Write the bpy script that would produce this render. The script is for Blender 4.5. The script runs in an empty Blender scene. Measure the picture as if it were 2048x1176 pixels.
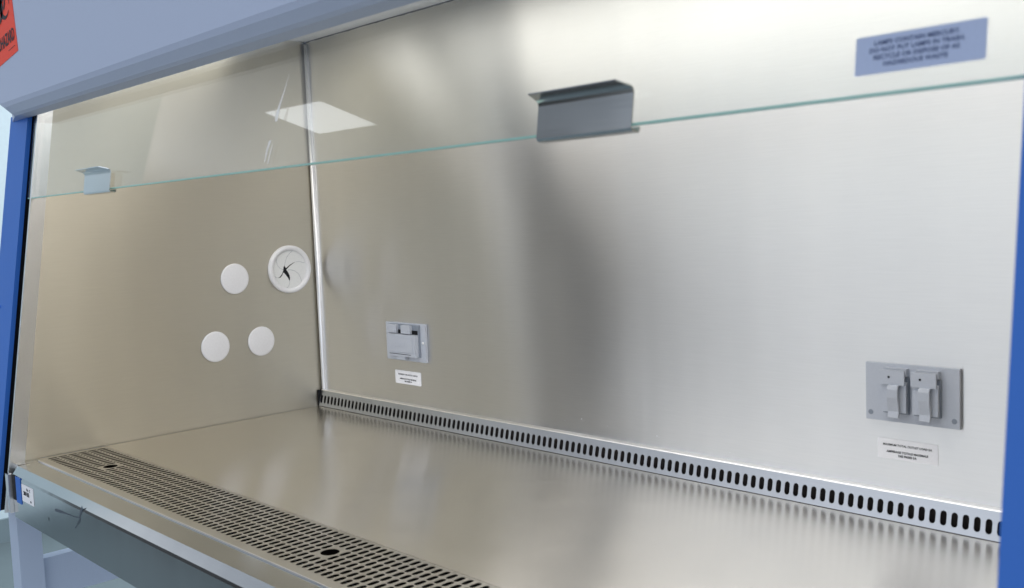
import bpy, bmesh, math, random
from mathutils import Vector, Matrix

random.seed(4)
S = bpy.context.scene
COL = S.collection

# ------------------------------------------------------------------ camera
FPX, YAW, PITCH, ROLL = 1945.17, -0.803812, 0.0777993, 0.0388204
CAM = Vector((1.775940, -1.137981, 0.383679))
fw = Vector((math.sin(YAW) * math.cos(PITCH), math.cos(YAW) * math.cos(PITCH), -math.sin(PITCH)))
rt = Vector((math.cos(YAW), -math.sin(YAW), 0))
dn = fw.cross(rt)
c_, s_ = math.cos(ROLL), math.sin(ROLL)
rt, dn = c_ * rt + s_ * dn, -s_ * rt + c_ * dn
cam_d = bpy.data.cameras.new('camera')
cam_d.sensor_width = 36
cam_d.lens = FPX / 2048 * 36
cam_d.clip_start, cam_d.clip_end = 0.02, 200
cam_d.dof.use_dof = True
cam_d.dof.focus_distance = 1.62
cam_d.dof.aperture_fstop = 9.0
cam = bpy.data.objects.new('camera', cam_d)
COL.objects.link(cam)
M = Matrix((rt, -dn, -fw)).transposed().to_4x4()
M.translation = CAM
cam.matrix_world = M
S.camera = cam

# ------------------------------------------------------------------ view
S.view_settings.view_transform = 'Standard'
S.view_settings.look = 'None'
S.view_settings.exposure = 0.0
S.view_settings.gamma = 1.0
S.view_settings.use_curve_mapping = False
S.cycles.max_bounces = 14
S.cycles.glossy_bounces = 10
S.cycles.transparent_max_bounces = 16
S.cycles.sample_clamp_indirect = 6
S.cycles.use_denoising = True

# ------------------------------------------------------------------ world: the lab around the cabinet, as soft light by direction
W = bpy.data.worlds.new('World')
S.world = W
W.use_nodes = True
nt = W.node_tree
nt.nodes.clear()


def N(t, typ, **kw):
    n = t.nodes.new(typ)
    for k, v in kw.items():
        setattr(n, k, v)
    return n


def ramp(t, stops, interp='EASE'):
    r = N(t, 'ShaderNodeValToRGB')
    r.color_ramp.interpolation = interp
    e = r.color_ramp.elements
    while len(e) < len(stops):
        e.new(0.5)
    for el, (p, c) in zip(e, stops):
        el.position = p
        el.color = (c, c, c, 1) if isinstance(c, (int, float)) else (*c, 1)
    return r


def math_n(t, op, a, b=None):
    m = N(t, 'ShaderNodeMath', operation=op)
    for i, v in enumerate((a, b)):
        if v is None:
            continue
        if isinstance(v, (int, float)):
            m.inputs[i].default_value = v
        else:
            t.links.new(v, m.inputs[i])
    return m.outputs[0]


tc = N(nt, 'ShaderNodeTexCoord')
sp = N(nt, 'ShaderNodeSeparateXYZ')
nt.links.new(tc.outputs['Generated'], sp.inputs[0])
# azimuth seen from the cabinet looking out of its front: 0 = straight out, negative = to the left wall
az = math_n(nt, 'ARCTAN2', sp.outputs['X'], math_n(nt, 'MULTIPLY', sp.outputs['Y'], -1.0))
azf = math_n(nt, 'ADD', math_n(nt, 'MULTIPLY', az, 1 / (2 * math.pi)), 0.5)


def A(deg):
    return deg / 360 + 0.5


# room by elevation (z of the direction): floor, benches, walls, ceiling
EL = ramp(nt, [(0.0, (0.30, 0.31, 0.32)), (0.36, (0.60, 0.62, 0.64)), (0.45, (0.80, 0.86, 0.93)), (0.50, (0.92, 0.98, 1.06)),
               (0.58, (1.02, 1.06, 1.12)), (0.67, (0.36, 0.40, 0.47)), (0.78, (0.38, 0.43, 0.52)), (1.0, (1.0, 1.05, 1.12))])
elf = math_n(nt, 'ADD', math_n(nt, 'MULTIPLY', sp.outputs['Z'], 0.5), 0.5)
nt.links.new(elf, EL.inputs[0])
# dark bands shaped for the streaks mirrored in the steel, leaning with height
bend = math_n(nt, 'MINIMUM', sp.outputs['Z'], math_n(nt, 'ADD', math_n(nt, 'MULTIPLY', sp.outputs['Z'], -1.5), 0.15))
skew = math_n(nt, 'ADD', azf, math_n(nt, 'MULTIPLY', math_n(nt, 'MAXIMUM', bend, -0.3), 0.35 / 2 / math.pi))
AZ = ramp(nt, [(A(-110), 1.0), (A(-80), 1.0), (A(-73), 0.12), (A(-60), 0.08), (A(-50), 0.02), (A(-41.5), 0.02), (A(-36.5), 0.66),
               (A(-15), 1.0), (A(5), 0.8), (A(30), 0.7), (A(55), 0.9), (A(100), 1.1)])
nt.links.new(skew, AZ.inputs[0])
mx = N(nt, 'ShaderNodeMix', data_type='RGBA', blend_type='MULTIPLY')
mx.inputs[0].default_value = 1
nt.links.new(EL.outputs[0], mx.inputs[6])
hi = N(nt, 'ShaderNodeMapRange', interpolation_type='SMOOTHSTEP')
hi.inputs['From Min'].default_value = 0.12
hi.inputs['From Max'].default_value = 0.20
nt.links.new(sp.outputs['Z'], hi.inputs['Value'])
azm = N(nt, 'ShaderNodeMix', data_type='RGBA')
nt.links.new(hi.outputs[0], azm.inputs[0])
nt.links.new(AZ.outputs[0], azm.inputs[6])
AZH = ramp(nt, [(A(-110), 0.28), (A(-62), 0.28), (A(-54), 0.17), (A(-49), 0.05), (A(-41), 0.05), (A(-36), 0.36), (A(0), 0.28), (A(60), 0.32), (A(110), 0.4)])
nt.links.new(azf, AZH.inputs[0])
nt.links.new(math_n(nt, 'MULTIPLY', AZH.outputs[0], 4.0), azm.inputs[7])
nt.links.new(azm.outputs[2], mx.inputs[7])
# bright band added to lift the reflections in the steel
WA = ramp(nt, [(A(-42), 0.0), (A(-36), 0.55), (A(-8), 0.6), (A(6), 0.3), (A(25), 0.5), (A(36), 1.0), (A(52), 1.0), (A(63), 0.35), (A(82), 0.2)])
nt.links.new(skew, WA.inputs[0])
WE = ramp(nt, [(0.46, 0.0), (0.52, 0.5), (0.575, 1.0), (0.645, 1.0), (0.685, 0.0)])
nt.links.new(elf, WE.inputs[0])
lift_band = math_n(nt, 'MULTIPLY', math_n(nt, 'MULTIPLY', WA.outputs[0], WE.outputs[0]), 1.15)
wc = N(nt, 'ShaderNodeMix', data_type='RGBA', blend_type='ADD')
nt.links.new(lift_band, wc.inputs[0])
wc.clamp_factor = False
nt.links.new(mx.outputs[2], wc.inputs[6])
wc.inputs[7].default_value = (0.92, 0.98, 1.1, 1)
bg = N(nt, 'ShaderNodeBackground')
bg.inputs[1].default_value = 1.0
nt.links.new(wc.outputs[2], bg.inputs[0])
wo = N(nt, 'ShaderNodeOutputWorld')
nt.links.new(bg.outputs[0], wo.inputs[0])


# ------------------------------------------------------------------ lamps
def area(name, loc, target, sx, sy, power, col):
    l = bpy.data.lights.new(name, 'AREA')
    l.shape = 'RECTANGLE'
    l.size, l.size_y, l.energy, l.color = sx, sy, power, col
    o = bpy.data.objects.new(name, l)
    COL.objects.link(o)
    o.location = loc
    d = (Vector(target) - Vector(loc)).normalized()
    o.rotation_euler = d.to_track_quat('-Z', 'Y').to_euler()
    return o


def ceil_lamp(name, x0, x1, y0, y1, z, power):
    l = bpy.data.lights.new(name, 'AREA')
    l.shape = 'RECTANGLE'
    l.size, l.size_y, l.energy, l.color = x1 - x0, y1 - y0, power, (0.92, 0.96, 1.0)
    o = bpy.data.objects.new(name, l)
    COL.objects.link(o)
    o.location = ((x0 + x1) / 2, (y0 + y1) / 2, z)


ceil_lamp('ceiling_and_fill_panel', -2.22, -1.76, -2.40, -2.10, 1.4, 1.1)
# added fill behind the hood: wide along the tube, small to brighten the left
for x0, x1, p in ((0.26, 1.51, 3.9), (0.005, 0.165, 0.55)):
    gl_ = bpy.data.lights.new('cabinet_fill', 'AREA')
    gl_.shape, gl_.size, gl_.size_y, gl_.energy, gl_.color = 'RECTANGLE', x1 - x0, 0.34, p, (1.0, 0.965, 0.91)
    go_ = bpy.data.objects.new('cabinet_fill', gl_)
    COL.objects.link(go_)
    go_.location = ((x0 + x1) / 2, -0.31, 0.7545)
ceil_lamp('ceiling_and_fill_panel', -2.4, -1.2, 0.6, 1.8, 1.45, 22)  # fill lamp added out of view to brighten wall and floor


# ------------------------------------------------------------------ materials
def new_mat(name):
    m = bpy.data.materials.new(name)
    m.use_nodes = True
    t = m.node_tree
    b = t.nodes['Principled BSDF']
    return m, t, b


def steel(name, base=(0.68, 0.665, 0.635), rough=0.27, aniso=0.85, micro=0.02, tangent=(0, 0, 1), grain='x', warp=0.0, smudge=0.06, streak=0.0003):
    m, t, b = new_mat(name)
    b.inputs['Metallic'].default_value = 1
    b.inputs['Anisotropic'].default_value = aniso
    if tangent:
        v = N(t, 'ShaderNodeCombineXYZ')
        for i in range(3):
            v.inputs[i].default_value = tangent[i]
        t.links.new(v.outputs[0], b.inputs['Tangent'])
    g = N(t, 'ShaderNodeNewGeometry')
    mp = N(t, 'ShaderNodeMapping')
    mp.inputs['Scale'].default_value = {'x': (18, 480, 480), 'y': (480, 18, 480), 'z': (900, 900, 22)}[grain]
    t.links.new(g.outputs['Position'], mp.inputs[0])
    n1 = N(t, 'ShaderNodeTexNoise')
    n1.inputs['Scale'].default_value = 1
    n1.inputs['Detail'].default_value = 2
    t.links.new(mp.outputs[0], n1.inputs['Vector'])
    # wipe marks and large smudges
    n2 = N(t, 'ShaderNodeTexNoise')
    n2.inputs['Scale'].default_value = 5
    n2.inputs['Detail'].default_value = 5
    n2.inputs['Distortion'].default_value = 0.8
    mp2 = N(t, 'ShaderNodeMapping')
    mp2.inputs['Scale'].default_value = (1, 1, 0.45)
    t.links.new(g.outputs['Position'], mp2.inputs[0])
    t.links.new(mp2.outputs[0], n2.inputs['Vector'])
    # runs down the sheet
    n3 = N(t, 'ShaderNodeTexNoise')
    mp3 = N(t, 'ShaderNodeMapping')
    mp3.inputs['Scale'].default_value = (16, 16, 0.6)
    t.links.new(g.outputs['Position'], mp3.inputs[0])
    t.links.new(mp3.outputs[0], n3.inputs['Vector'])
    n3.inputs['Scale'].default_value = 1
    n3.inputs['Detail'].default_value = 1
    r = math_n(t, 'ADD', rough - smudge / 2 - 0.04, math_n(t, 'MULTIPLY', n2.outputs[0], smudge))
    r = math_n(t, 'ADD', r, math_n(t, 'MULTIPLY', n3.outputs[0], 0.04))
    r = math_n(t, 'ADD', r, math_n(t, 'MULTIPLY', n1.outputs[0], 0.02))
    t.links.new(r, b.inputs['Roughness'])
    cm = N(t, 'ShaderNodeMix', data_type='RGBA')
    cm.inputs[6].default_value = (*[c * 0.90 for c in base], 1)
    cm.inputs[7].default_value = (*[min(1, c * 1.10) for c in base], 1)
    mixn = math_n(t, 'ADD', math_n(t, 'MULTIPLY', n1.outputs[0], 0.4), math_n(t, 'MULTIPLY', n3.outputs[0], 0.35))
    mixn = math_n(t, 'ADD', mixn, math_n(t, 'MULTIPLY', n2.outputs[0], 0.25))
    t.links.new(mixn, cm.inputs[0])
    t.links.new(cm.outputs[2], b.inputs['Base Color'])
    bp = N(t, 'ShaderNodeBump')
    bp.inputs['Strength'].default_value = micro
    bp.inputs['Distance'].default_value = 0.0006
    t.links.new(n1.outputs[0], bp.inputs['Height'])
    last = bp
    if warp:
        n4 = N(t, 'ShaderNodeTexNoise')
        n4.inputs['Scale'].default_value = 2.1
        n4.inputs['Detail'].default_value = 1
        t.links.new(g.outputs['Position'], n4.inputs['Vector'])
        b2 = N(t, 'ShaderNodeBump')
        b2.inputs['Strength'].default_value = 1.0
        b2.inputs['Distance'].default_value = warp
        t.links.new(n4.outputs[0], b2.inputs['Height'])
        t.links.new(bp.outputs[0], b2.inputs['Normal'])
        last = b2
        b3 = N(t, 'ShaderNodeBump')
        b3.inputs['Strength'].default_value = 1.0
        b3.inputs['Distance'].default_value = streak
        t.links.new(n3.outputs[0], b3.inputs['Height'])
        t.links.new(b2.outputs[0], b3.inputs['Normal'])
        last = b3
    t.links.new(last.outputs[0], b.inputs['Normal'])
    return m


def paint(name, col, rough=0.45, bump=0.15, scale=600, coat=0.0, spec=0.5, metallic=0.0):
    m, t, b = new_mat(name)
    g = N(t, 'ShaderNodeNewGeometry')
    n = N(t, 'ShaderNodeTexNoise')
    n.inputs['Scale'].default_value = scale
    n.inputs['Detail'].default_value = 3
    t.links.new(g.outputs['Position'], n.inputs['Vector'])
    cm = N(t, 'ShaderNodeMix', data_type='RGBA')
    cm.inputs[6].default_value = (*[c * 0.94 for c in col], 1)
    cm.inputs[7].default_value = (*[min(1, c * 1.06) for c in col], 1)
    t.links.new(n.outputs[0], cm.inputs[0])
    t.links.new(cm.outputs[2], b.inputs['Base Color'])
    b.inputs['Roughness'].default_value = rough
    b.inputs['Metallic'].default_value = metallic
    b.inputs['Specular IOR Level'].default_value = spec
    b.inputs['Coat Weight'].default_value = coat
    bp = N(t, 'ShaderNodeBump')
    bp.inputs['Strength'].default_value = bump
    bp.inputs['Distance'].default_value = 0.0004
    t.links.new(n.outputs[0], bp.inputs['Height'])
    t.links.new(bp.outputs[0], b.inputs['Normal'])
    return m


MT = dict(
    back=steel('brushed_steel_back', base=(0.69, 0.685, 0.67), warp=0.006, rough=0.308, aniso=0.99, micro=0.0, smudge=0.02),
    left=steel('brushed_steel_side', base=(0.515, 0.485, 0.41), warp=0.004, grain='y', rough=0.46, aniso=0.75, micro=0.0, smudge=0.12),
    deck=steel('brushed_steel_deck', base=(0.84, 0.81, 0.76), tangent=(0, 1, 0), rough=0.22, aniso=0.90, micro=0.0, streak=0.0, warp=0.004, smudge=0.06),
    grille=steel('brushed_steel_grille', base=(0.62, 0.60, 0.56), tangent=(0, 1, 0), rough=0.3),
    strip=steel('brushed_steel_strip', base=(0.47, 0.49, 0.52), rough=0.36, aniso=0.3),
    trim=steel('polished_steel_trim', base=(0.88, 0.88, 0.89), rough=0.30, aniso=0, tangent=None),
    apron=steel('brushed_steel_apron', base=(0.53, 0.55, 0.56), rough=0.16, aniso=0.5, warp=0.004),
    plenum=steel('shaded_steel_plenum', base=(0.05, 0.045, 0.045), rough=0.6, aniso=0, tangent=None),  # near-black base paints the shade below the slots into the steel
    bracket=steel('folded_steel_bracket', base=(0.64, 0.67, 0.68), rough=0.22, aniso=0.2, tangent=None),
    hood=paint('pale_enamel', (0.44, 0.51, 0.67), rough=0.5, bump=0.25, scale=900),
    blue=paint('blue_enamel', (0.035, 0.155, 0.56), rough=0.45, bump=0.2, scale=900, spec=0.3),
    white=paint('white_plastic', (0.72, 0.72, 0.74), rough=0.4, scale=300),
    iris=paint('soft_white_rubber', (0.70, 0.71, 0.71), rough=0.6, scale=300),
    greyp=paint('grey_plastic', (0.46, 0.49, 0.55), rough=0.38, scale=500),
    greyd=paint('grey_plastic_dark', (0.22, 0.25, 0.30), rough=0.42, scale=500),
    label=paint('white_label', (0.90, 0.90, 0.93), rough=0.55, bump=0.03),
    cool_label=paint('white_label_cool_lit', (0.42, 0.50, 0.70), rough=0.5, bump=0.03),  # cool room light put into the white label's base colour
    ink=paint('black_ink', (0.02, 0.02, 0.03), rough=0.6, bump=0.0),
    inkb=paint('dark_blue_ink', (0.04, 0.07, 0.18), rough=0.6, bump=0.0),
    black=paint('black_rubber', (0.008, 0.009, 0.012), rough=0.6, spec=0.2),
    orange=paint('orange_red_label', (0.88, 0.055, 0.018), rough=0.5, bump=0.03),
    leg=paint('white_enamel_stand', (0.46, 0.54, 0.68), rough=0.45, scale=700),
    wall=paint('painted_wall', (0.66, 0.78, 0.81), rough=0.85, scale=60),
    floor=paint('grey_green_vinyl', (0.15, 0.19, 0.20), rough=0.5, scale=25),
    base=paint('grey_baseboard', (0.20, 0.26, 0.28), rough=0.5, scale=40),
    seam=paint('dark_grey_joint', (0.10, 0.10, 0.11), rough=0.6),
    bead=paint('bright_folded_edge', (0.72, 0.73, 0.76), rough=0.25, metallic=0.5, bump=0.02),  # pale base stands in for brightness mirrored by the metal fold
    scratch=paint('scuffed_metal', (0.13, 0.16, 0.20), rough=0.5, metallic=0.6, scale=300),
)


def glass_mat():
    m = bpy.data.materials.new('clear_glass')
    m.use_nodes = True
    t = m.node_tree
    t.nodes.clear()
    out = N(t, 'ShaderNodeOutputMaterial')
    tr = N(t, 'ShaderNodeBsdfTransparent')
    tr.inputs[0].default_value = (0.97, 0.985, 0.98, 1)
    gl = N(t, 'ShaderNodeBsdfGlossy')
    gl.inputs['Roughness'].default_value = 0.0
    fr = N(t, 'ShaderNodeFresnel')
    ge = N(t, 'ShaderNodeNewGeometry')
    mr = N(t, 'ShaderNodeMapRange')
    mr.inputs['To Min'].default_value = 1.5
    mr.inputs['To Max'].default_value = 1 / 1.5
    t.links.new(ge.outputs['Backfacing'], mr.inputs['Value'])
    t.links.new(mr.outputs[0], fr.inputs[0])
    mix = N(t, 'ShaderNodeMixShader')
    t.links.new(fr.outputs[0], mix.inputs[0])
    t.links.new(tr.outputs[0], mix.inputs[1])
    t.links.new(gl.outputs[0], mix.inputs[2])
    t.links.new(mix.outputs[0], out.inputs[0])
    return m


MT['glass'] = glass_mat()


def edge_mat():
    m, t, b = new_mat('green_glass_edge')
    b.inputs['Base Color'].default_value = (0.40, 0.72, 0.66, 1)
    b.inputs['Roughness'].default_value = 0.2
    b.inputs['Subsurface Weight'].default_value = 0.0
    b.inputs['Transmission Weight'].default_value = 0.0
    b.inputs['Specular IOR Level'].default_value = 0.8
    return m


MT['edge'] = edge_mat()
m, t, b = new_mat('pale_translucent')  # pale translucent material for the thin streaks on the glass
b.inputs['Base Color'].default_value = (0.9, 0.9, 0.9, 1)
b.inputs['Alpha'].default_value = 0.7
MT['pale_streak'] = m
m, t, b = new_mat('lit_fluorescent_tube')
b.inputs['Base Color'].default_value = (0.8, 0.8, 0.8, 1)
b.inputs['Emission Color'].default_value = (1.0, 0.945, 0.87, 1)
b.inputs['Emission Strength'].default_value = 4.0
MT['tube'] = m

# ------------------------------------------------------------------ mesh helpers
ORIGIN = {}


def link(name, bm, mat, parent=None, bevel=0.0, seg=2, smooth=False, label=None):
    if bevel:
        bmesh.ops.bevel(bm, geom=[e for e in bm.edges if len(e.link_faces) == 2 and e.calc_face_angle(0) > 0.4],
                        offset=bevel, segments=seg, profile=0.5, affect='EDGES', clamp_overlap=True)
    bmesh.ops.recalc_face_normals(bm, faces=bm.faces)
    me = bpy.data.meshes.new(name)
    bm.to_mesh(me)
    bm.free()
    mats = mat if isinstance(mat, (list, tuple)) else [mat]
    for k in mats:
        me.materials.append(MT[k])
    if smooth:
        for p in me.polygons:
            p.use_smooth = True
    o = bpy.data.objects.new(name, me)
    COL.objects.link(o)
    if parent:
        o.parent = parent
        base = parent
        off = Vector((0, 0, 0))
        while base:
            off += base.location
            base = base.parent
        o.location = -off
    if label:
        o['label'] = label
    return o


def box(bm, x0, x1, y0, y1, z0, z1, mi=0):
    v = [bm.verts.new((x, y, z)) for x in (x0, x1) for y in (y0, y1) for z in (z0, z1)]
    fs = []
    for f in ((0, 1, 3, 2), (4, 6, 7, 5), (0, 4, 5, 1), (2, 3, 7, 6), (0, 2, 6, 4), (1, 5, 7, 3)):
        fs.append(bm.faces.new([v[i] for i in f]))
    for f in fs:
        f.material_index = mi
    return fs


def B(*boxes):
    bm = bmesh.new()
    for b in boxes:
        box(bm, *b)
    return bm


def prism_x(bm, poly, x0, x1):
    a = [bm.verts.new((x0, y, z)) for y, z in poly]
    b = [bm.verts.new((x1, y, z)) for y, z in poly]
    n = len(poly)
    bm.faces.new(a)
    bm.faces.new(b[::-1])
    for i in range(n):
        bm.faces.new((a[i], b[i], b[(i + 1) % n], a[(i + 1) % n]))
    return bm


def cyl(bm, c, axis, r, h, n=32, r2=None):
    """closed cylinder starting at c, going h along the unit axis"""
    ax = Vector(axis)
    u = ax.orthogonal().normalized()
    w = ax.cross(u)
    c = Vector(c)
    r2 = r if r2 is None else r2
    a = [bm.verts.new(c + r * (math.cos(t) * u + math.sin(t) * w)) for t in [2 * math.pi * i / n for i in range(n)]]
    b = [bm.verts.new(c + h * ax + r2 * (math.cos(t) * u + math.sin(t) * w)) for t in [2 * math.pi * i / n for i in range(n)]]
    bm.faces.new(a[::-1])
    bm.faces.new(b)
    for i in range(n):
        bm.faces.new((a[i], a[(i + 1) % n], b[(i + 1) % n], b[i]))
    return bm


def lathe_x(bm, cy, cz, prof, n=48):
    """revolve (x, radius) profile about an x-parallel axis"""
    rings = []
    for x, r in prof:
        if r < 1e-6:
            rings.append([bm.verts.new((x, cy, cz))])
        else:
            rings.append([bm.verts.new((x, cy + r * math.cos(t), cz + r * math.sin(t))) for t in [2 * math.pi * i / n for i in range(n)]])
    for a, b in zip(rings, rings[1:]):
        for i in range(n):
            j = (i + 1) % n
            if len(a) == 1 and len(b) == 1:
                continue
            if len(a) == 1:
                bm.faces.new((a[0], b[i], b[j]))
            elif len(b) == 1:
                bm.faces.new((a[i], a[j], b[0]))
            else:
                bm.faces.new((a[i], a[j], b[j], b[i]))
    return bm


def text_bm(lines, frame, size, sx=1.0, leading=1.4, align='CENTER', bold=0.0):
    """flat lettering; frame = matrix taking text x,y,(0) to world"""
    bm = bmesh.new()
    for i, ln in enumerate(lines):
        cu = bpy.data.curves.new('t', 'FONT')
        cu.body = ln
        cu.align_x = align
        cu.size = size
        cu.offset = bold
        cu.resolution_u = 2
        ob = bpy.data.objects.new('t', cu)
        COL.objects.link(ob)
        bpy.context.view_layer.update()
        dg = bpy.context.evaluated_depsgraph_get()
        me = bpy.data.meshes.new_from_object(ob.evaluated_get(dg))
        me.transform(frame @ Matrix.Translation((0, -i * size * leading, 0)) @ Matrix.Diagonal((sx, 1, 1, 1)))
        bm.from_mesh(me)
        bpy.data.meshes.remove(me)
        bpy.data.objects.remove(ob)
        bpy.data.curves.remove(cu)
    return bm


def fill2d(loops, frame):
    cu = bpy.data.curves.new('f', 'CURVE')
    cu.dimensions = '2D'
    cu.fill_mode = 'FRONT'
    for lp in loops:
        s = cu.splines.new('POLY')
        s.points.add(len(lp) - 1)
        for p, (x, y) in zip(s.points, lp):
            p.co = (x, y, 0, 1)
        s.use_cyclic_u = True
    ob = bpy.data.objects.new('f', cu)
    COL.objects.link(ob)
    bpy.context.view_layer.update()
    dg = bpy.context.evaluated_depsgraph_get()
    me = bpy.data.meshes.new_from_object(ob.evaluated_get(dg))
    me.transform(frame)
    bm = bmesh.new()
    bm.from_mesh(me)
    bpy.data.meshes.remove(me)
    bpy.data.objects.remove(ob)
    bpy.data.curves.remove(cu)
    return bm


def rrect(x0, x1, y0, y1, r, n=5):
    out = []
    for cx, cy, a0 in ((x1 - r, y0 + r, -90), (x1 - r, y1 - r, 0), (x0 + r, y1 - r, 90), (x0 + r, y0 + r, 180)):
        for k in range(n + 1):
            a = math.radians(a0 + 90 * k / n)
            out.append((cx + r * math.cos(a), cy + r * math.sin(a)))
    return out


def solid(bm, vec):
    """give a flat bmesh sheet a thickness along vec"""
    r = bmesh.ops.extrude_face_region(bm, geom=bm.faces[:])
    bmesh.ops.translate(bm, verts=[v for v in r['geom'] if isinstance(v, bmesh.types.BMVert)], vec=vec)
    return bm


def perforated(bm, fn, u0, u1, v0, v1, nu, nv, slot, holes=(), skip_cols=0):
    """sheet of nu x nv cells, each with a slot; slot(cu, cv) -> 16 outline points. holes: (iu, iv, r) merge 2x2 cells round a circle"""
    du, dv = (u1 - u0) / nu, (v1 - v0) / nv
    cache = {}

    def V(u, v):
        k = (round(u, 6), round(v, 6))
        if k not in cache:
            cache[k] = bm.verts.new(fn(u, v))
        return cache[k]

    def ring(a0, a1, b0, b1, inner, per):
        out = []
        for i in range(per):
            out.append((a0 + (a1 - a0) * i / per, b0))
        for i in range(per):
            out.append((a1, b0 + (b1 - b0) * i / per))
        for i in range(per):
            out.append((a1 - (a1 - a0) * i / per, b1))
        for i in range(per):
            out.append((a0, b1 - (b1 - b0) * i / per))
        n = len(out)
        cu, cv = (a0 + a1) / 2, (b0 + b1) / 2
        for i in range(n):
            j = (i + 1) % n
            bm.faces.new((V(*out[i]), V(*out[j]), V(*inner[j]), V(*inner[i])))

    done = set()
    for iu, iv, r in holes:
        a0, b0 = u0 + iu * du, v0 + iv * dv
        cu, cv = a0 + du, b0 + dv
        inner = []
        for k in range(32):
            a = math.radians(-135 + 360 * k / 32)
            inner.append((cu + r * math.cos(a), cv + r * math.sin(a)))
        ring(a0, a0 + 2 * du, b0, b0 + 2 * dv, inner, 8)
        done |= {(iu, iv), (iu + 1, iv), (iu, iv + 1), (iu + 1, iv + 1)}
    for i in range(nu):
        for j in range(nv):
            if (i, j) in done:
                continue
            a0, b0 = u0 + i * du, v0 + j * dv
            ring(a0, a0 + du, b0, b0 + dv, slot(a0 + du / 2, b0 + dv / 2), 4)


def slot16(hw, hl):
    """long-in-v slot outline, 16 points starting at the lower left"""
    pts = []
    for k in range(4):
        a = math.radians(-180 + 45 * k)
        pts.append((hw * math.cos(a), -(hl - hw) + hw * math.sin(a)))
    for k in range(4):
        pts.append((hw, -(hl - hw) + 2 * (hl - hw) * k / 4))
    for k in range(4):
        a = math.radians(0 + 45 * k)
        pts.append((hw * math.cos(a), (hl - hw) + hw * math.sin(a)))
    for k in range(4):
        pts.append((-hw, (hl - hw) - 2 * (hl - hw) * k / 4))
    # start at -180 (left) is fine: rotate so the first point matches the lower-left corner
    pts = pts[1:] + pts[:1]
    pts = pts[-2:] + pts[:-2]
    return lambda cu, cv: [(cu + x, cv + y) for x, y in pts]


# ------------------------------------------------------------------ dimensions
SL = 0.149583
Y0 = -0.629495
XR = 1.60          # inside right wall
ZT = 0.7666         # inside ceiling


def yf(z):
    return Y0 + SL * z


NRM = Vector((0, -1, SL)).normalized()     # out of the sash towards the room
UP = Vector((0, SL, 1)).normalized()

# ------------------------------------------------------------------ setting
o = link('floor', B((-3.2, 4, -1.8, 3, -0.95, -0.90)), 'floor')
o['kind'] = 'structure'
o = link('wall', B((-2.80, -2.65, -1.8, 3, -0.90, 2.0)), 'wall')
o['kind'] = 'structure'
o = link('baseboard', B((-2.65, -2.636, -1.8, 3, -0.90, -0.80)), 'base', bevel=0.003)
o['kind'] = 'structure'

# ------------------------------------------------------------------ stand
ST = bpy.data.objects.new('cabinet_stand', None)
ST.location = (0.75, -0.3, -0.90)
COL.objects.link(ST)
ST['label'] = 'pale enamelled steel stand of square legs carrying the steel cabinet'
ST['category'] = 'stand'
for x0, y0 in ((-0.118, -0.6045), (1.63, -0.6045), (-0.118, -0.02), (1.63, -0.02)):
    link('leg', B((x0, x0 + 0.045, y0, y0 + 0.040, -0.90, -0.0885)), 'leg', ST, bevel=0.004, seg=3)
for x0 in (-0.114, 1.634):
    link('crossbar', B((x0, x0 + 0.026, -0.5640, -0.0205, -0.280, -0.205)), 'leg', ST, bevel=0.003)

# ------------------------------------------------------------------ cabinet
CB = bpy.data.objects.new('safety_cabinet', None)
CB.location = (0.75, -0.3, -0.088)
COL.objects.link(CB)
CB['label'] = 'open-fronted stainless steel safety cabinet with pale hood, blue posts and raised glass sash'
CB['category'] = 'safety cabinet'

# back wall: flat sheet with a rounded vertical fold at its left end
bm = bmesh.new()
box(bm, 0.008, XR, 0.0, 0.0015, 0.0, 0.7650)
link('back_wall', bm, 'back', CB)
bm = bmesh.new()
box(bm, 0.0, XR, -0.0002, 0.0, 0.0350, 0.0400)
bm.free()
# folded corner bead
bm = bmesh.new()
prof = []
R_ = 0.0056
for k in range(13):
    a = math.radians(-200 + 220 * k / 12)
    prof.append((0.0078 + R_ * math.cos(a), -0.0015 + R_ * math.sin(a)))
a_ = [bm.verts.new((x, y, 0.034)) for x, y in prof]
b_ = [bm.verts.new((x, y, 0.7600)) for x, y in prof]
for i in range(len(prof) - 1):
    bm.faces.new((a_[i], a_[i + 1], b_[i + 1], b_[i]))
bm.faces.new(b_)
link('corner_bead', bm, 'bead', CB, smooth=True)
# dark joint behind the bead and above the back sheet
link('corner_seam', B((0.0004, 0.0040, -0.0006, 0.0014, 0.0, 0.7625)), 'black', CB)
bm = bmesh.new()
random.seed(2)
n = 160
top, bot = [], []
for i in range(n + 1):
    x = 0.004 + (XR - 0.004) * i / n
    top.append(bm.verts.new((x, -0.0006, 0.7664)))
    bot.append(bm.verts.new((x, -0.0006, 0.7648 - random.random() * 0.0012)))
for i in range(n):
    bm.faces.new((bot[i], bot[i + 1], top[i + 1], top[i]))
link('top_seam', solid(bm, (0, 0.0018, 0)), 'seam', CB)

# left and right wall
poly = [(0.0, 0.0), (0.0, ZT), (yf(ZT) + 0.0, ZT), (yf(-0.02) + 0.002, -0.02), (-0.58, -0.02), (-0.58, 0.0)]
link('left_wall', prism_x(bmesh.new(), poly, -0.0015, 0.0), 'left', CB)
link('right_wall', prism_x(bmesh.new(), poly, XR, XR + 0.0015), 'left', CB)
# ceiling of the chamber
link('chamber_ceiling', B((0.0003, XR - 0.0003, -0.53, 0.0012, ZT, ZT + 0.0015)), 'white', CB)

# work surface
YG = -0.470       # back edge of the front grille
bm = B((0.0012, XR - 0.001, YG + 0.0006, -0.0002, -0.0015, 0.0))
link('work_surface', bm, 'deck', CB)
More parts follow.
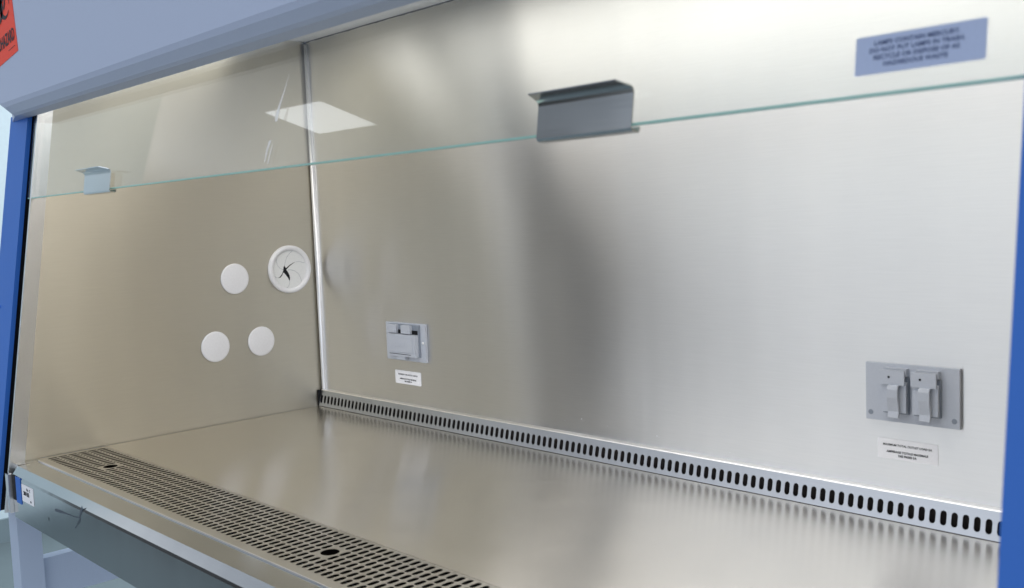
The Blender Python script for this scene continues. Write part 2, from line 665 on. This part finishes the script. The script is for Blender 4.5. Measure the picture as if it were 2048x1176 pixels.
# front perforated grille (2 large round finger holes)
PX = 0.0127
bm = bmesh.new()
u0 = 0.0195 - PX / 2
nu = 123
sl = slot16(0.0036, 0.0078)
v0, v1 = -0.5745, -0.4735
fn = lambda u, v: (u, v, 0.0)
ih1 = round((0.171 - PX - u0) / PX)
ih2 = round((0.815 - PX - u0) / PX)
perforated(bm, fn, u0, u0 + nu * PX, v0, v1, nu, 6, sl, holes=((ih1, 2, 0.0112), (ih2, 2, 0.0112)))
solid(bm, (0, 0, -0.0005))
box(bm, 0.0025, XR - 0.001, v1 + 0.0001, YG, -0.0014, 0.0)
box(bm, 0.0025, XR - 0.001, -0.5880, v0 - 0.0001, -0.0014, 0.0)
box(bm, 0.0025, u0 - 0.0001, v0, v1, -0.0014, 0.0)
link('front_grille', bm, 'grille', CB)
# rolled front edge of the grille
link('grille_lip', B((0.0200, XR - 0.001, -0.5900, -0.5884, -0.004, 0.0012)), 'trim', CB, bevel=0.0005)
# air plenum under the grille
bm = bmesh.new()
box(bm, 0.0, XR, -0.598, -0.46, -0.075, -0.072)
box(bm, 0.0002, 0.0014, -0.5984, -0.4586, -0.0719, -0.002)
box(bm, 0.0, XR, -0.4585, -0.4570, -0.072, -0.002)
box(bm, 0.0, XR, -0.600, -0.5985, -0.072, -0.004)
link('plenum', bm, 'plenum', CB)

# back slotted strip
Y_B, Z_B, Y_T, Z_T = -0.0150, 0.0008, -0.0080, 0.0330
fb = lambda u, v: (u, Y_B + (Y_T - Y_B) * v / 0.033, Z_B + (Z_T - Z_B) * v / 0.033)
bm = bmesh.new()
perforated(bm, fb, 0.0040, 0.0040 + 125 * PX, 0.0055, 0.0240, 125, 1, slot16(0.0037, 0.0088))
q = [bm.verts.new(fb(u, v)) for u, v in ((0.004, 0.024), (0.004 + 125 * PX, 0.024), (0.004 + 125 * PX, 0.033), (0.004, 0.033))]
bm.faces.new(q)
q = [bm.verts.new(fb(u, v)) for u, v in ((0.004, 0.0), (0.004 + 125 * PX, 0.0), (0.004 + 125 * PX, 0.0055), (0.004, 0.0055))]
bm.faces.new(q)
solid(bm, (0, 0.0012, 0))
link('rear_slotted_strip', bm, 'strip', CB)
bm = prism_x(bmesh.new(), [(-0.0082, 0.0331), (-0.0072, 0.0345), (-0.0002, 0.0362), (-0.0002, 0.0350)], 0.004, XR - 0.002)
link('strip_flange', bm, 'trim', CB)
link('slot_shade_sheet', B((0.0045, XR - 0.003, -0.0030, -0.0010, 0.0004, 0.0325)), 'plenum', CB)  # dark sheet painting the shade behind the rear slots
link('strip_gap', B((0.0003, 0.0036, -0.0150, -0.0008, 0.0006, 0.0345)), 'black', CB)

# lit tube behind the hood; unseen block and reflector added to shape its glow
link('lamp_tube', cyl(bmesh.new(), (0.26, -0.400, 0.7300), (1, 0, 0), 0.0160, 1.24, 24), 'tube', CB)
link('lamp_blocker', B((0.205, 0.258, -0.445, -0.355, 0.690, 0.7555)), 'black', CB)  # unseen box added to keep the mirrored streak dark at the top
link('added_reflector', B((0.02, 1.52, -0.525, -0.160, 0.7560, 0.7600)), 'white', CB)  # unseen white panel added to broaden the tube's mirrored glow

# ------------------------------------------------------------------ front frame: posts, channel, trims
def slab(x0, x1, p_out, p_in, z0, z1, mat, name, bevel=0.0, parent=CB, seg=2, label=None):
    """slanted upright bar parallel to the sash: from p_out in front of the sash plane to p_in behind it"""
    poly = [(yf(z0) - p_out, z0), (yf(z1) - p_out, z1), (yf(z1) + p_in, z1), (yf(z0) + p_in, z0)]
    return link(name, prism_x(bmesh.new(), poly, x0, x1), mat, parent, bevel=bevel, seg=seg, label=label)


PL = slab(-0.124, -0.0320, 0.006, 0.0015, -0.086, 0.600, 'blue', 'side_post', 0.0016)
slab(-0.121, -0.0365, -0.0016, 0.035, -0.086, 0.62, 'black', 'post_core')
slab(-0.036, -0.0030, -0.022, 0.040, -0.078, 0.62, 'black', 'sash_channel')
slab(-0.0030, 0.0022, 0.0010, 0.024, -0.082, 0.600, 'trim', 'edge_trim', 0.0008)
link('corner_trim', B((0.0080, 0.0200, -0.6395, -0.6325, -0.080, -0.014)), 'trim', CB, bevel=0.001)
link('corner_trim', B((0.0023, 0.0079, -0.6385, -0.6325, -0.080, -0.014)), 'apron', CB)
PR = slab(1.589, 1.70, 0.006, 0.03, -0.086, 0.600, 'blue', 'side_post', 0.003)
for x in (-0.092,):
    c = Vector((x - 0.004, yf(0.262) - 0.006, 0.262))
    bm = cyl(bmesh.new(), c, NRM, 0.0035, 0.0016, 20, 0.0022)
    link('screw', bm, 'blue', PL)

# side and back shell
bm = bmesh.new()
prism_x(bm, [(yf(-0.086) + 0.041, -0.086), (yf(1.1) + 0.041, 1.1), (0.06, 1.1), (0.06, -0.086)], -0.120, -0.0030)
prism_x(bm, [(yf(-0.086) + 0.041, -0.086), (yf(1.1) + 0.041, 1.1), (0.06, 1.1), (0.06, -0.086)], XR + 0.003, 1.70)
box(bm, -0.0029, XR + 0.0029, 0.045, 0.06, -0.086, 1.1)
box(bm, -0.0029, XR + 0.0029, -0.40, 0.0449, 1.085, 1.1)
box(bm, -0.0029, XR + 0.0029, -0.5, 0.0449, -0.086, -0.080)
link('housing', bm, 'hood', CB)

# ------------------------------------------------------------------ hood
poly = [(-0.5450, 0.5905), (-0.5720, 0.5905), (-0.5785, 0.5935), (-0.5895, 0.6035), (-0.5925, 0.6105), (-0.5925, 1.10),
        (-0.42, 1.10), (-0.42, 1.085), (-0.578, 1.085), (-0.578, 0.612), (-0.5700, 0.6035), (-0.5450, 0.6025)]
bm = prism_x(bmesh.new(), poly, -0.1195, 1.72)
# the left end is rounded off towards the front
for v in bm.verts:
    if v.co.x < 0:
        f_ = min(1.0, max(0.0, (-v.co.y - 0.545) / 0.030))
        v.co.x = -0.1195 + f_ * (0.110 if v.co.z < 0.600 else 0.104 if v.co.z < 0.608 else 0.092)
HOOD = link('hood', bm, 'hood', CB, bevel=0.0012)
# biohazard sticker on the hood
from_plane_y = -0.5932


def hit_y(px, py, y):
    v = ((px - 1024) / FPX) * rt + ((py - 588) / FPX) * dn + fw
    t = (y - CAM.y) / v.y
    return CAM + t * v


c_br, c_bl, c_tr = hit_y(36, 101, from_plane_y), hit_y(0, 118, from_plane_y), hit_y(19, 0, from_plane_y)
ex = Vector((1, 0, 0))
ez = (c_tr - c_br).normalized()
h_ = (c_br - c_bl).normalized()
ez = (ez + Vector((-h_.z, 0, h_.x))).normalized()
ex = Vector((ez.z, 0, -ez.x))          # sticker turned a little on the hood
FR = Matrix((ex, ez, Vector((0, -1, 0)))).transposed().to_4x4()
WS, HS = 0.110, 0.150
FR.translation = c_br - ex * WS
bm = fill2d([rrect(0, WS, 0, HS, 0.0015)], FR)
STK = link('biohazard_sticker', solid(bm, (0, 0.0004, 0)), 'orange', HOOD, label='orange-red sticker with the black biohazard symbol')
FT = FR @ Matrix.Translation((WS / 2, 0.0, 0.0006))
bm = text_bm(['BIOHAZARD'], FT @ Matrix.Translation((0, 0.022, 0)), 0.0275, sx=0.62, bold=0.0006)
link('lettering', bm, 'ink', STK)
bm = fill2d([rrect(0.012, 0.046, 0.0112, 0.0120, 0.0003)], FT)
link('print_line', bm, 'ink', STK)
# the trefoil: three open rings, a linking ring and a hub
k_ = 0.0017
cy_ = 0.098
bm = bmesh.new()


def arc_band(bm, c, r0, r1, a0, a1, c1=None, n=28):
    c1 = c1 or c
    pa, pb = [], []
    for i in range(n + 1):
        a = math.radians(a0 + (a1 - a0) * i / n)
        pa.append(bm.verts.new(FT @ Vector((c[0] + r0 * math.cos(a), c[1] + r0 * math.sin(a), 0))))
        pb.append(bm.verts.new(FT @ Vector((c1[0] + r1 * math.cos(a), c1[1] + r1 * math.sin(a), 0))))
    for i in range(n):
        bm.faces.new((pa[i], pa[i + 1], pb[i + 1], pb[i]))


for t0 in (90, 210, 330):
    d = (math.cos(math.radians(t0)), math.sin(math.radians(t0)))
    arc_band(bm, (d[0] * 11 * k_, cy_ + d[1] * 11 * k_), 15 * k_, 10.6 * k_, t0 + 14, t0 + 346,
             c1=(d[0] * 14.6 * k_, cy_ + d[1] * 14.6 * k_))
    arc_band(bm, (0, cy_), 10.5 * k_, 14 * k_, t0 - 26, t0 + 26)
link('biohazard_symbol', bm, 'ink', STK)

# ------------------------------------------------------------------ sash
ZB = 0.4493
TH = 0.0052
b0 = Vector((0, yf(ZB), ZB))
SASH_L = 0.42


def sheet(bm, x0, x1, s0, s1, d0, d1):
    """box in sash coordinates: s up along the glass from its bottom edge, d = distance out of its front face"""
    v = [bm.verts.new(Vector((x, 0, 0)) + b0 + s * UP + d * NRM) for x in (x0, x1) for d in (d1, d0) for s in (s0, s1)]
    fs = [bm.faces.new([v[i] for i in f]) for f in ((0, 1, 3, 2), (4, 6, 7, 5), (0, 4, 5, 1), (2, 3, 7, 6), (0, 2, 6, 4), (1, 5, 7, 3))]
    return fs


bm = bmesh.new()
prof = [(0, 0.0015), (-0.0010, 0.0), (-0.0042, 0.0), (-TH, 0.0010), (-TH, SASH_L), (0, SASH_L)]
ga = [bm.verts.new(Vector((-0.018, 0, 0)) + b0 + s_ * UP + d_ * NRM) for d_, s_ in prof]
gb = [bm.verts.new(Vector((1.62, 0, 0)) + b0 + s_ * UP + d_ * NRM) for d_, s_ in prof]
bm.faces.new(ga)
bm.faces.new(gb[::-1])
for i in range(6):
    bm.faces.new((ga[i], gb[i], gb[(i + 1) % 6], ga[(i + 1) % 6]))
bmesh.ops.recalc_face_normals(bm, faces=bm.faces)
for f in bm.faces:
    f.material_index = 1 if f.normal.dot(UP) < -0.2 else 0
SASH = link('glass_sash', bm, ['glass', 'edge'], CB)

for hx0, hx1, lab in ((1.2185, 1.3170, None), (0.2477, 0.3470, None)):
    bm = bmesh.new()
    # folded sheet: hook under the glass, plate, outward flange
    prof = [(-0.0066, -0.0005), (-0.0064, -0.0032), (-0.0052, -0.0050), (0.0020, -0.0050), (0.0040, -0.0030), (0.0040, 0.0235), (0.0050, 0.0262),
            (0.0075, 0.0275), (0.0205, 0.0290)]
    th = 0.0012
    inner = []
    for i, (d, s) in enumerate(prof):
        p0 = Vector(prof[max(0, i - 1)])
        p1 = Vector(prof[min(len(prof) - 1, i + 1)])
        t_ = (p1 - p0).normalized()
        inner.append((d - t_.y * th, s + t_.x * th))
    rr = 0.0035
    A0, A1, B0, B1 = [], [], [], []
    for i, ((d, s), (di, si)) in enumerate(zip(prof, inner)):
        ins = 0.0
        if i == len(prof) - 1:
            ins = 0.004
        for lst, x, dd, ss in ((A0, hx0 + ins, d, s), (A1, hx1 - ins, d, s), (B0, hx0 + ins, di, si), (B1, hx1 - ins, di, si)):
            lst.append(bm.verts.new(Vector((x, 0, 0)) + b0 + ss * UP + dd * NRM))
    n = len(prof)
    for i in range(n - 1):
        bm.faces.new((A0[i], A1[i], A1[i + 1], A0[i + 1]))
        bm.faces.new((B0[i], B0[i + 1], B1[i + 1], B1[i]))
        bm.faces.new((A0[i], A0[i + 1], B0[i + 1], B0[i]))
        bm.faces.new((A1[i], B1[i], B1[i + 1], A1[i + 1]))
    bm.faces.new((A0[0], B0[0], B1[0], A1[0]))
    bm.faces.new((A0[-1], A1[-1], B1[-1], B0[-1]))
    link('sash_handle', bm, 'bracket', SASH)

# label stuck on the glass
FS = Matrix((Vector((1, 0, 0)), UP, NRM)).transposed().to_4x4()
FS.translation = b0 + 0.0003 * NRM
lx0, lx1, ls0, ls1 = 1.4885, 1.5660, 0.0130, 0.0368
bm = fill2d([rrect(lx0, lx1, ls0, ls1, 0.0012)], FS)
LB = link('sash_label', solid(bm, 0.0002 * NRM), 'cool_label', SASH, label='white label, cool room light painted in, four dark lines of text')
bm = text_bm(['LAMPS CONTAIN MERCURY.', 'DO NOT PUT LAMPS IN TRASH.', 'RECYCLE OR DISPOSE OF AS', 'HAZARDOUS WASTE'],
             FS @ Matrix.Translation(((lx0 + lx1) / 2 - 0.0015, ls0 + 0.0175, 0.0004)), 0.0040, leading=1.10, bold=0.00010)
link('lettering', bm, 'inkb', LB)

def on_sash(px, py):
    v = ((px - 1024) / FPX) * rt + ((py - 588) / FPX) * dn + fw
    t = (b0 - CAM).dot(NRM) / v.dot(NRM)
    p = CAM + t * v
    return Vector((p.x, (p - b0).dot(UP)))


for path in ([(579, 148, 0.1), (570, 180, 0.5), (560, 210, 1.0), (554, 232, 1.7), (553, 243, 1.2)],
             [(541, 281, 1.2), (535, 300, 1.0), (530, 325, 0.4)], [(546, 288, 0.3), (540, 310, 0.5), (536, 328, 0.5)]):
    bm = bmesh.new()
    L, R2 = [], []
    for i, (x, y, w) in enumerate(path):
        p = on_sash(x, y)
        L.append(bm.verts.new(FS @ Vector((p.x - w * 0.0021, p.y, 0.0001))))
        R2.append(bm.verts.new(FS @ Vector((p.x + w * 0.0021, p.y, 0.0001))))
    for i in range(len(path) - 1):
        bm.faces.new((L[i], R2[i], R2[i + 1], L[i + 1]))
    link('pale_streak', bm, 'pale_streak', SASH)

# ------------------------------------------------------------------ front apron (arm rest) under the opening
XA0, XA1 = 0.0035, XR - 0.002
poly = [(-0.5905, -0.0006), (-0.6235, -0.0016), (-0.6320, -0.0135), (-0.6332, -0.0175), (-0.6332, -0.0870),
        (-0.6300, -0.0885), (-0.6100, -0.0885), (-0.6100, -0.0860), (-0.6300, -0.0860), (-0.6300, -0.0180), (-0.6200, -0.0045), (-0.5905, -0.0035)]
bm = prism_x(bmesh.new(), poly, 0.0215, XA1)
AP = link('front_apron', bm, 'apron', CB)
link('apron_end', B((0.0022, 0.0210, -0.6230, -0.5880, -0.0100, -0.0008)), 'apron', CB, bevel=0.001)
# thin boxes paint a dark gap and the blue post's reflection at left
link('painted_end_gap', B((0.0215, 0.0400, -0.6340, -0.6334, -0.0560, -0.0130)), 'black', AP)
link('painted_post_reflection', B((0.0402, 0.0640, -0.6342, -0.6334, -0.0580, -0.0140)), 'blue', AP)
# inventory sticker
FA = Matrix((Vector((1, 0, 0)), Vector((0, 0, 1)), Vector((0, -1, 0)))).transposed().to_4x4()
FA.translation = Vector((0, -0.6334, 0))
bm = fill2d([rrect(0.0680, 0.1240, -0.0505, -0.0215, 0.002)], FA)
IS = link('inventory_sticker', solid(bm, (0, -0.0003, 0)), 'label', AP, label='small white sticker with a few dark characters')
bm = text_bm(['288 HLE'], FA @ Matrix.Translation((0.090, -0.0385, 0.0006)), 0.0085, sx=0.9, bold=0.0006)
b2 = text_bm(['No.   C'], FA @ Matrix.Translation((0.101, -0.0295, 0.0006)), 0.0055, bold=0.0004)
me_ = bpy.data.meshes.new('x')
b2.to_mesh(me_)
bm.from_mesh(me_)
b2.free()
box(bm, 0.108, 0.113, -0.6341, -0.6340, -0.0470, -0.0440)
link('lettering', bm, 'ink', IS)


# scuffs on the apron
def ribbon(bm, pts, y):
    for (x0, z0, w0), (x1, z1, w1) in zip(pts, pts[1:]):
        d = Vector((x1 - x0, z1 - z0)).normalized()
        n_ = Vector((-d.y, d.x))
        q = [(x0 + n_.x * w0, z0 + n_.y * w0), (x1 + n_.x * w1, z1 + n_.y * w1), (x1 - n_.x * w1, z1 - n_.y * w1), (x0 - n_.x * w0, z0 - n_.y * w0)]
        bm.faces.new([bm.verts.new((a, y, b)) for a, b in q])


def on_apron(px, py):
    p = hit_y(px, py, -0.6335)
    return p.x, p.z


for path in ([(110, 1020, 1.6), (120, 1023, 1.8), (134, 1028, .7), (150, 1034, .5), (160, 1036, .8)],
             [(165, 1014, 2.2), (161, 1026, 2.0), (159, 1034, 1.4)], [(159, 1038, .6), (153, 1052, .7), (150, 1056, .6)],
             [(161, 1038, .5), (158, 1048, .6)], [(97, 1033, .4), (98, 1042, .5), (97, 1036, .6)]):
    bm = bmesh.new()
    ribbon(bm, [(*on_apron(x, y), w * 0.0013) for x, y, w in path], -0.6335)
    link('scuff', bm, 'scratch', AP)

# ------------------------------------------------------------------ left wall fittings
for cy, cz, r in ((-0.1920, 0.2845, 0.0305), (-0.2420, 0.1543, 0.0302), (-0.1415, 0.1538, 0.0300)):
    bm = lathe_x(bmesh.new(), cy, cz, [(0.0003, r - 0.0005), (0.0018, r), (0.0032, r - 0.0008), (0.0040, r - 0.0035), (0.0036, r * 0.55), (0.0039, r * 0.5), (0.0038, 0)], 64)
    link('port_cap', bm, 'white', CB, smooth=True)
CY, CZ, RR = -0.0668, 0.2957, 0.0498
bm = lathe_x(bmesh.new(), CY, CZ, [(0.0003, RR), (0.0050, RR - 0.0003), (0.0075, RR - 0.0020), (0.0080, RR - 0.0045), (0.0070, RR - 0.0095), (0.0020, RR - 0.0105)], 72)
PORT = link('cable_port', bm, 'white', CB, smooth=True)
FI = Matrix((Vector((0, 1, 0)), Vector((0, 0, 1)), Vector((1, 0, 0)))).transposed().to_4x4()
FI.translation = Vector((0.0022, CY, CZ))


def ip(u, v):
    return ((u - 472) / 412 * 0.0498, -(v - 568) / 462 * 0.0498)


hole = [(355, 512), (372, 498), (376, 470), (380, 505), (402, 540), (470, 488), (545, 447), (600, 432), (540, 462), (470, 510), (405, 572),
        (432, 612), (462, 680), (470, 735), (457, 800), (430, 730), (385, 665), (352, 622), (332, 640), (322, 675), (285, 715), (232, 722), (272, 700),
        (302, 668), (330, 620), (345, 580)]
circ = [((RR - 0.0098) * math.cos(2 * math.pi * i / 64), (RR - 0.0098) * math.sin(2 * math.pi * i / 64)) for i in range(64)]
bm = fill2d([circ, [ip(*p) for p in hole]], FI)
link('membrane', bm, 'iris', PORT)
bm = cyl(bmesh.new(), (0.0006, CY, CZ), (1, 0, 0), RR - 0.0100, 0.0006, 40)
link('opening', bm, 'black', PORT)
bm = bmesh.new()
FJ = FI @ Matrix.Translation((0, 0, 0.0002))
for path in ([(376, 480), (390, 430), (430, 330), (480, 265), (545, 215)], [(595, 433), (680, 435), (770, 465)], [(425, 580), (480, 578), (560, 600), (630, 655), (670, 730), (692, 822)],
             [(457, 795), (455, 840), (430, 895), (390, 925)], [(235, 720), (190, 700), (160, 665)], [(345, 568), (290, 545), (240, 480), (222, 400), (225, 320)]):
    pp = [Vector(ip(*p)) for p in path]
    for a, b in zip(pp, pp[1:]):
        d = (b - a).normalized()
        n_ = Vector((-d.y, d.x)) * 0.00028
        bm.faces.new([bm.verts.new(FJ @ Vector((p.x, p.y, 0))) for p in (a + n_, b + n_, b - n_, a - n_)])
link('blade_slit', bm, 'greyd', PORT)

# dried splashes low on the back wall
random.seed(9)
for px, py, r in ((1130, 841, 1.0), (1163, 838, 1.6), (1166, 842, 0.8), (1215, 852, 0.8), (1314, 872, 1.2), (1318, 874, 0.8), (1460, 905, 0.6)):
    c = hit_y(px, py, -0.0003)
    bm = bmesh.new()
    bm.faces.new([bm.verts.new((c.x + r * 0.0009 * random.uniform(.5, 1.3) * math.cos(a), -0.0003, c.z + r * 0.0009 * random.uniform(.5, 1.3) * math.sin(a)))
                  for a in [2 * math.pi * i / 9 for i in range(9)]])
    link('dried_spot', bm, 'label', CB)

# ------------------------------------------------------------------ power outlets on the back wall
def plate_label(x0, x1, z0, z1, lab):
    F = Matrix((Vector((1, 0, 0)), Vector((0, 0, 1)), Vector((0, -1, 0)))).transposed().to_4x4()
    F.translation = Vector((0, -0.0003, 0))
    bm = fill2d([rrect(x0, x1, z0, z1, 0.0015)], F)
    L = link('load_label', solid(bm, (0, -0.0002, 0)), 'label', CB, label=lab)
    xm = (x0 + x1) / 2
    h = z1 - z0
    bm = text_bm(['MAXIMUM TOTAL OUTLET LOAD 5A'], F @ Matrix.Translation((xm, z0 + h * 0.66, 0.0005)), 0.0036, bold=0.00012)
    b2 = text_bm(['AMPERAGE TOTALE MAXIMALE', 'DES PRISES 5A'], F @ Matrix.Translation((xm, z0 + h * 0.33, 0.0005)), 0.0036, leading=1.25, bold=0.00014)
    m_ = bpy.data.meshes.new('x')
    b2.to_mesh(m_)
    bm.from_mesh(m_)
    b2.free()
    link('lettering', bm, 'ink', L)


plate_label(0.2590, 0.3390, 0.0725, 0.0985, 'small white bilingual load label under the square outlet')
plate_label(1.2345, 1.3080, 0.0728, 0.0978, 'white bilingual load label under the outlet with two flip covers')


def G(x0, z0):
    def g(a0, a1, d0, d1, c0, c1):       # local x range, depth range out of the wall, local z range
        return (x0 + a0, x0 + a1, -d1, -d0, z0 + c0, z0 + c1)
    return g


def screw(x, z, d, parent):
    bm = cyl(bmesh.new(), (x, -d, z), (0, -1, 0), 0.0026, 0.0010, 20, 0.0020)
    link('screw', bm, 'trim', parent)


# square cover with one wide flap
g = G(0.2430, 0.1198)
OL = link('power_outlet', B(g(0, 0.1205, 0.0004, 0.0055, 0, 0.0725)), 'greyp', CB, bevel=0.0022, seg=3, label='grey outlet plate with one wide closed flap')
link('collar', B(g(0.017, 0.106, 0.0056, 0.0095, 0.009, 0.070)), 'greyd', OL, bevel=0.001)
FLP = link('outlet_flap', B(g(0.018, 0.104, 0.0096, 0.0175, 0.010, 0.0520)), 'greyp', OL, bevel=0.0016, seg=3)
link('flap_panel', B(g(0.024, 0.096, 0.0176, 0.0184, 0.018, 0.0470)), 'greyp', FLP, bevel=0.0004)
for a0, a1, c0, c1 in ((0.046, 0.074, 0.0335, 0.0375), (0.042, 0.080, 0.0290, 0.0303)):
    link('embossed_line', B(g(a0, a1, 0.0184, 0.0188, c0, c1)), 'greyp', FLP, bevel=0.0002)
link('groove', B(g(0.024, 0.090, 0.0176, 0.0177, 0.0135, 0.0145)), 'black', FLP)
for a0 in (0.018, 0.060):
    link('hinge', B(g(a0, a0 + 0.027, 0.0096, 0.0160, 0.0535, 0.0690), g(a0 + 0.004, a0 + 0.023, 0.0161, 0.0170, 0.0545, 0.0600)), 'greyp', OL, bevel=0.0008)
for a0, a1 in ((0.0455, 0.0595), (0.0875, 0.1030)):
    link('hinge_gap', B(g(a0, a1, 0.0096, 0.0110, 0.0525, 0.0600)), 'black', OL)
link('pull_tab', B(g(0.045, 0.070, 0.0100, 0.0165, 0.0035, 0.0100)), 'greyp', OL, bevel=0.0012)
screw(0.2430 + 0.1125, 0.1198 + 0.037, 0.0055, OL)
screw(0.2430 + 0.0080, 0.1198 + 0.037, 0.0055, OL)

# wide plate with two flip covers
g = G(1.2225, 0.1205)
OR_ = link('power_outlet', B(g(0, 0.1125, 0.0004, 0.0055, 0, 0.0705)), 'greyp', CB, bevel=0.0020, seg=3, label='grey outlet plate with two small flip covers')
for a0 in (0.0235, 0.0610):
    cl = link('collar', B(g(a0 + 0.001, a0 + 0.0315, 0.0056, 0.0110, 0.0115, 0.0560)), 'greyd', OR_, bevel=0.004, seg=4)
    link('hinge', B(g(a0 + 0.003, a0 + 0.0300, 0.0056, 0.0125, 0.0575, 0.0665)), 'greyp', OR_, bevel=0.0012)
    bm = B(g(a0 + 0.0010, a0 + 0.0312, 0.0125, 0.0165, 0.0140, 0.0510), )
    lid = link('flip_cover', bm, 'greyp', OR_, bevel=0.0022, seg=3)
    link('hinge_plate', B(g(a0 + 0.0005, a0 + 0.0302, 0.0166, 0.0195, 0.0475, 0.0650)), 'greyp', lid, bevel=0.0007)
    link('hinge_hole', B(g(a0 + 0.0105, a0 + 0.0130, 0.0196, 0.0197, 0.0555, 0.0580)), 'black', lid)
    # lever: curved tab running down the cover
    bm = bmesh.new()
    prof = [(0.0200, 0.0475), (0.0235, 0.0465), (0.0250, 0.0430), (0.0248, 0.0330), (0.0225, 0.0220), (0.0215, 0.0160), (0.0235, 0.0085)]
    xa, xb = 1.2225 + a0 + 0.0115, 1.2225 + a0 + 0.0245
    L0 = [bm.verts.new((xa, -d, 0.1205 + z)) for d, z in prof]
    L1 = [bm.verts.new((xb, -d, 0.1205 + z)) for d, z in prof]
    for i in range(len(prof) - 1):
        bm.faces.new((L0[i], L1[i], L1[i + 1], L0[i + 1]))
    solid(bm, (0, 0.0030, 0))
    link('lever', bm, 'greyp', lid, bevel=0.0006)
for a, b in ((0.006, 0.009), (0.1065, 0.009)):
    bm = cyl(bmesh.new(), (1.2225 + a, -0.0055, 0.1205 + b), (0, -1, 0), 0.0032, 0.0003, 20, 0.003)
    link('screw', bm, 'greyd', OR_)
